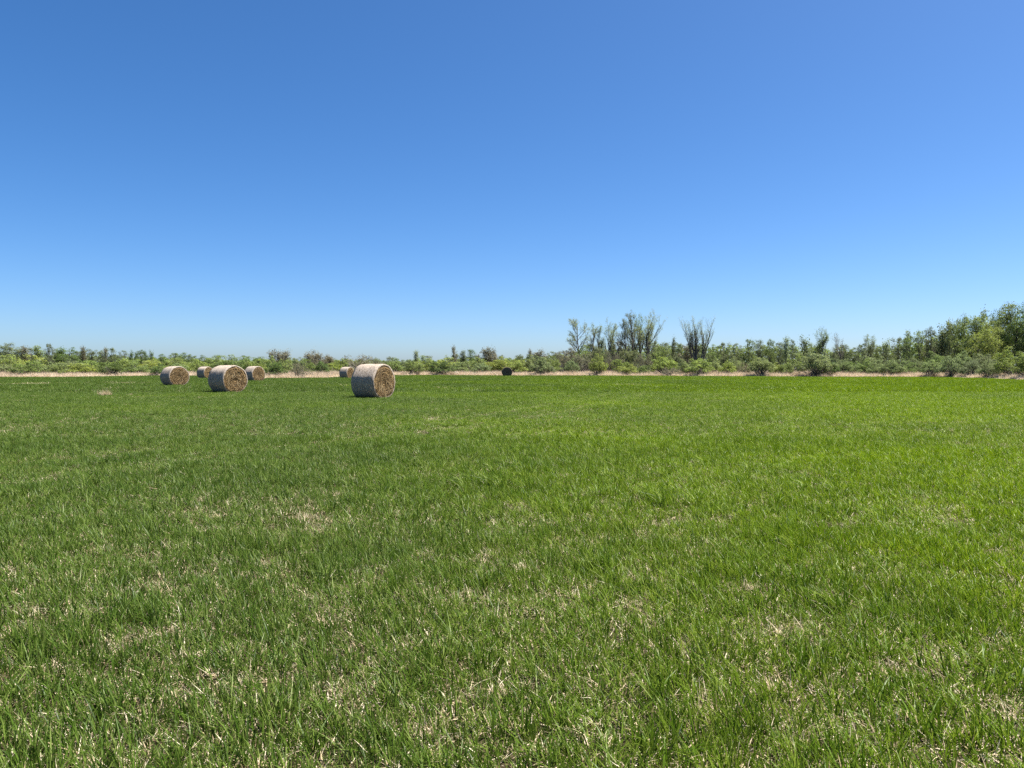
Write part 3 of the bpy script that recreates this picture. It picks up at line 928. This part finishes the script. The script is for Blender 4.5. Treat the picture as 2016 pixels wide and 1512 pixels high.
# ---- filler trees of the mid wood: px, top py, width px, distance, look, form
S_BUSHY = dict(levels=2, kids=[11, 5], ang=[48, 45], ratio=[.42, .5], wander=.07, up=.5, nseg=[6, 3, 2], first=[.25, .2], cone=.5)
S_SLIM = dict(levels=2, kids=[14, 4], ang=[38, 40], ratio=[.30, .5], wander=.05, up=.8, nseg=[7, 3, 2], first=[.3, .2], cone=.8)
S_FAN = dict(levels=3, kids=[7, 5, 3], ang=[30, 34, 38], ratio=[.5, .5, .5], wander=.06, up=1.0, nseg=[6, 4, 3, 2], first=[.3, .25, .2], cone=.5)
S_VASE = dict(levels=2, kids=[9, 6], ang=[26, 30], ratio=[.36, .5], wander=.035, up=1.3, nseg=[7, 4, 3], first=[.35, .2], cone=.5)
S_BARE = dict(levels=3, kids=[14, 5, 3], ang=[46, 42, 40], ratio=[.38, .5, .5], wander=.08, up=.6, nseg=[7, 4, 3, 2], first=[.35, .2, .2], cone=.9)
TREES = [
    # left wood, behind the shrubs
    (-26, 680, 30, 235, 'bg', 'b'), (0, 679, 24, 225, 'bg', 'b'), (14, 675, 26, 230, 'bg', 'b'), (32, 683, 24, 236, 'bg', 's'), (46, 680, 20, 228, 'br', 's'), (62, 685, 24, 240, 'bg', 'b'),
    (80, 680, 20, 232, 'mg', 's'), (96, 677, 17, 226, 'bg', 'b'), (112, 687, 24, 238, 'bg', 'b'), (120, 684, 20, 230, 'dg', 's'), (136, 684, 30, 228, 'dg', 'b'), (152, 692, 22, 240, 'bg', 'b'),
    (167, 681, 12, 225, 'br', 's'), (166, 690, 22, 240, 'bg', 'b'), (181, 687, 20, 230, 'bg', 'b'), (197, 690, 20, 236, 'bg', 'b'), (206, 684, 12, 232, 'br', 's'), (219, 685, 22, 228, 'bg', 'b'),
    (243, 690, 22, 240, 'bg', 'b'), (257, 690, 10, 238, 'dg', 's'), (265, 692, 12, 236, 'dg', 's'), (279, 689, 18, 230, 'dg', 'b'), (289, 691, 9, 240, 'dg', 's'), (297, 690, 10, 238, 'dg', 's'),
    (318, 697, 24, 250, 'dg', 'b'), (345, 695, 24, 246, 'dg', 'b'), (360, 694, 22, 250, 'dg', 'b'), (378, 698, 26, 248, 'dg', 'b'), (404, 699, 24, 250, 'dg', 'b'), (430, 699, 26, 250, 'mg', 'b'),
    (456, 698, 24, 248, 'mg', 'b'), (482, 700, 26, 250, 'dg', 'b'), (508, 702, 24, 250, 'dg', 'b'), (566, 703, 26, 250, 'dg', 'b'), (592, 703, 24, 250, 'bg', 'b'), (648, 705, 24, 250, 'bg', 'b'),
    (548, 687, 34, 165, 'br', 'v'), (616, 689, 30, 170, 'br', 'v'), (644, 698, 20, 190, 'br', 'v'),
    # middle
    (768, 702, 22, 240, 'bg', 'b'), (817, 689, 13, 190, 'pg', 's'), (842, 700, 20, 230, 'bg', 'b'), (838, 699, 16, 200, 'pg', 's'), (882, 699, 14, 200, 'pg', 's'), (896, 680, 12, 190, 'br', 's'), (896, 697, 20, 195, 'bg', 'b'),
    (911, 690, 14, 185, 'bg', 's'), (926, 688, 21, 185, 'dg', 'b'), (945, 697, 16, 190, 'br', 's'), (962, 683, 24, 182, 'br', 's'), (968, 686, 16, 186, 'br', 'v'), (986, 699, 18, 200, 'bg', 'b'),
    (1042, 687, 12, 185, 'br', 's'), (1062, 688, 24, 176, 'br', 'v'), (1086, 692, 24, 180, 'bg', 'b'), (1112, 690, 30, 176, 'br', 'b'), (1128, 684, 22, 180, 'br', 'b'),
    (1024, 698, 22, 200, 'bg', 'b'), (1098, 694, 20, 190, 'br', 'b'),
    # wood between the tall trees and the forked tree
    (1160, 676, 30, 186, 'bg', 'b'), (1182, 672, 28, 192, 'bg', 'b'), (1220, 672, 30, 188, 'br', 'b'), (1246, 676, 30, 182, 'bg', 'b'), (1284, 668, 28, 190, 'mg', 'b'), (1296, 672, 26, 196, 'bg', 'b'),
    (1310, 674, 26, 196, 'bg', 'b'), (1324, 664, 9, 190, 'bg', 's'), (1332, 674, 26, 200, 'bg', 'b'), (1352, 676, 26, 196, 'br', 'b'), (1378, 680, 30, 198, 'bg', 'b'), (1404, 678, 24, 200, 'mg', 'b'), (1425, 674, 24, 196, 'bg', 'b'),
    (1450, 676, 26, 194, 'bg', 'b'), (1474, 668, 22, 190, 'mg', 'b'), (1492, 669, 22, 194, 'bg', 'b'), (1516, 668, 20, 188, 'mg', 'b'), (1544, 662, 16, 186, 'pg', 's'), (1534, 674, 26, 200, 'bg', 'b'), (1560, 669, 20, 190, 'bg', 'b'), (1582, 661, 20, 182, 'bg', 's'),
    (1600, 676, 24, 190, 'mg', 'b'), (1612, 670, 18, 185, 'dg', 's'), (1640, 680, 24, 190, 'bg', 'b'), (1660, 678, 24, 186, 'bg', 'b'), (1684, 684, 26, 186, 'bg', 'b'), (1700, 676, 22, 180, 'bg', 'b'), (1726, 678, 22, 178, 'mg', 'b'),
    (1747, 668, 18, 176, 'pg', 's'), (1740, 680, 24, 170, 'bg', 'b'), (1768, 664, 24, 172, 'bg', 'b'), (1784, 650, 14, 170, 'pg', 's'), (1790, 662, 26, 168, 'mg', 'b'), (1812, 650, 24, 166, 'mg', 'b'), (1832, 644, 26, 164, 'bg', 'b'),
    (1826, 662, 22, 170, 'br', 'b'), (1850, 640, 26, 160, 'bg', 's'), (1866, 627, 20, 158, 'pg', 's'), (1866, 652, 26, 162, 'bg', 'b'), (1880, 628, 24, 156, 'mg', 'b'),
    (1898, 621, 36, 152, 'mg', 'B'), (1924, 622, 42, 146, 'mg', 'B'), (1946, 628, 40, 140, 'yg', 'B'), (1932, 610, 20, 158, 'pg', 's'), (1964, 612, 36, 150, 'dg', 'B'), (1984, 597, 40, 144, 'mg', 'B'), (2010, 596, 44, 140, 'dg', 'B'),
    (2046, 592, 50, 138, 'mg', 'B'), (2090, 600, 56, 136, 'dg', 'B'),
]
TALL = [  # individually grown trees with labels of their own
    (1140, 627, 40, 168, 'pg', 1, S_BARE, 2.6, .0, 'thin conical nearly bare tree, leftmost of the tall trees'),
    (1160, 645, 26, 172, 'br', 1, S_BARE, 1.0, .35, 'small leaning bare tree just right of the thin conical tree'),
    (1190, 624, 46, 170, 'pg', 2, S_FAN, 3.4, .26, 'pale green airy tree with two slender diverging stems, left of the tallest clump'),
    (1207, 637, 24, 174, 'pg', 1, S_SLIM, 6.0, .0, 'narrow pale green pointed tree touching the tallest clump on its left'),
    (1232, 628, 34, 172, 'bg', 1, S_BARE, 2.2, .0, 'slim dark tree with branches reaching left, at left of the tallest clump'),
    (1245, 613, 38, 176, 'bg', 1, S_BARE, 2.6, .0, 'tall dark-trunked tree in the left half of the tallest clump'),
    (1262, 615, 36, 180, 'mg', 2, S_FAN, 3.2, .08, 'dense olive twin-trunk tree in the middle of the tallest clump'),
    (1278, 611, 44, 174, 'pg', 2, S_FAN, 5.2, .12, 'tallest pale green tree with a side limb, at right of the tallest clump'),
    (1373, 621, 58, 172, 'pg', 6, S_VASE, 2.4, .36, 'lone fan-shaped tree with several upright bare stems'),
    (1620, 643, 22, 172, 'mg', 1, S_FAN, 5.0, .0, 'slim forked leafy tree poking above the wood right of centre'),
    (1657, 655, 26, 176, 'br', 1, S_FAN, 1.0, .0, 'small greyish bare tree right of the slim forked tree'),
    (1704, 660, 22, 172, 'bg', 1, S_FAN, 3.0, .0, 'left stem of two round-headed thin trees near the right wood'),
    (1716, 658, 20, 174, 'pg', 1, S_FAN, 3.0, .0, 'right stem of two round-headed thin trees near the right wood'),
]
def build_trees():
    banks = {
        'b': [crown_tree(300 + i, 8, 5.5, 50, 60, .21, base=.06) for i in range(6)],
        's': [tree_meshes(330 + i, 8, 1, S_SLIM, 9, .26, .05, .1, r0=.10) for i in range(4)],
        'v': [tree_meshes(360 + i, 5, 4, S_FAN, 1.6, .2, .5, .1, r0=.06) for i in range(3)],
        'B': [crown_tree(390 + i, 13, 8.5, 95, 70, .27, base=.10, r0=.2) for i in range(4)],
    }
    ref = {}
    for k, L in banks.items():
        ref[k] = []
        for t, c in L:
            co = np.empty(len(c.vertices) * 3, np.float32); c.vertices.foreach_get('co', co); co = co.reshape(-1, 3)
            ref[k].append((np.percentile(np.hypot(co[:, 0], co[:, 1]), 93) * 2, np.percentile(co[:, 2], 99.6)))
    names = {'b': 'bushy tree', 's': 'slender upright tree', 'v': 'bare twiggy bush', 'B': 'big leafy tree'}
    for i, (px, top, w, d, look, form) in enumerate(TREES):
        H = CAM_H + (HOR - top) / F_PX * d
        W = w / F_PX * d * {'b': 1.4, 'B': 1.5, 's': 1.2, 'v': 1.2}[form]
        j = (i * 7) % len(banks[form])
        w0, h0 = ref[form][j]
        c, word = LOOKS[look]
        x = wx(px, d)
        root = plant('tree', banks[form][j], (x, d, float(gz(x, d))), (W / w0, W / w0, H / h0), (i * 1.9) % 6.28, c)
        register(px, root, '%s %s' % (word, names[form]), 'tree', 'trees of the wood behind the shrubs')
    for i, (px, top, w, d, look, stems, spec, lpt, spread, lab) in enumerate(TALL):
        H = CAM_H + (HOR - top) / F_PX * d
        W = w / F_PX * d
        c, word = LOOKS[look]
        ms = tree_meshes(900 + i * 11, H, stems, spec, lpt * 2.6, .13, spread, .22, width=W, r0=H * (.024 if stems < 3 else .018))
        x = wx(px, d)
        root = plant('tree', ms, (x, d, float(gz(x, d))), (1, 1, 1), 0, c)
        tag(root, lab, 'tree', 'tall trees standing above the thicket')
build_trees()
write_labels()

# ---- the far wood that closes the view between the trees
def far_wood():
    g = np.random.default_rng(77)
    P, S, A = [], [], []
    tops = [(-400, 700), (0, 694), (250, 700), (420, 705), (700, 708), (900, 706), (1080, 700), (1160, 686), (1300, 678), (1500, 677), (1700, 684), (1800, 668), (1880, 640), (2016, 612), (2400, 612)]
    tx, ty = zip(*tops)
    px = -400.
    while px < 2400:
        D = (262 if px < 1050 else 225) + g.uniform(-12, 12)
        if px > 1780: D = 190 + g.uniform(-8, 8)
        H = CAM_H + (HOR - np.interp(px, tx, ty)) / F_PX * D
        H *= g.uniform(.92, 1.05)
        w = g.uniform(2.2, 4.2)
        n = 1300
        cx = wx(px, D)
        aa = g.random(n) * 2 * np.pi; rho = np.sqrt(g.random(n))
        zt = H * np.sqrt(1 - .75 * rho ** 2) * g.uniform(.94, 1.04, n)
        c = np.stack([cx + np.cos(aa) * rho * w, D + np.sin(aa) * rho * w, zt * g.random(n) ** .6], -1)
        P.append(c); S.append(g.uniform(.4, .9, n)); A.append(np.full(n, g.random()))
        px += w * 1.25 / D * F_PX
    P = np.concatenate(P); S = np.concatenate(S); A = np.concatenate(A)
    V, Fq = quads(P, S, g)
    me = make_mesh('far_wood', V, [Fq], [M_LEAF], {'leaf': leaf_attr(len(P), g, A)})
    o = link('far_wood', me); o.color = (*C_MG, 1)
    tag(o, 'dense far wood closing the view behind the trees and shrubs', 'wood', kind='stuff')
far_wood()

# ------------------------------------------------------------------ small things in the field
def small_things():
    g = np.random.default_rng(5)
    # pale stone in the dry grass
    nu, nv = 20, 9
    V = [(0, 0, -.1)]
    for j in range(1, nv):
        el = -math.pi / 2 + math.pi * j / nv
        for k in range(nu):
            a = 2 * math.pi * k / nu
            r = 1 + .10 * math.sin(3 * a + j) + g.normal(0, .03)
            V.append((math.cos(a) * math.cos(el) * .62 * r, math.sin(a) * math.cos(el) * .42 * r, .42 + math.sin(el) * .5 * (1 if el < 0 else .62)))
    V.append((0, 0, .74))
    n = len(V)
    tr = [(0, 1 + (k + 1) % nu, 1 + k) for k in range(nu)] + [(n - 1, n - 1 - nu + k, n - 1 - nu + (k + 1) % nu) for k in range(nu)]
    q = []
    for j in range(nv - 2):
        b = 1 + j * nu
        q += [(b + k, b + (k + 1) % nu, b + nu + (k + 1) % nu, b + nu + k) for k in range(nu)]
    d = 156
    o = link('rock', make_mesh('rock', np.array(V), [np.array(tr), np.array(q)], [M_STONE], smooth=True), loc=(wx(898, d), d, .02))
    tag(o, 'pale flat-topped rock in the dry grass strip left of the dark bale', 'rock')
    # bleached stalk tufts out in the field
    for px, py, w, h, lab in ((203, 779, 34, .34, 'wide pale tuft of dead stalks alone in the grass at left'),
                              (255, 779, 12, .18, 'small pale tuft of dead stalks right of the wide tuft'),
                              (1874, 852, 9, .12, 'little whitish dead tuft in the grass at far right')):
        x, dd = px_ground(px, py)
        wid = w / F_PX * dd
        V, Fq, at = blades(int(60 + 160 * min(wid, 1.5)), .5, h * .5, h * 1.25, .012, .022, 1.0, int(px), lean=.3, bend=.5, flat_dry=False, seg=3)
        V[:, 0] *= wid; V[:, 1] *= .6
        at[:, 0] = .2 + .5 * at[:, 0]
        o = link('dry_tuft', make_mesh('dry_tuft', V, [Fq], [M_GRASS], {'blade': at}), loc=(x, dd, float(gz(x, dd))))
        tag(o, lab, 'grass tuft', 'dead tufts standing in the field')
small_things()
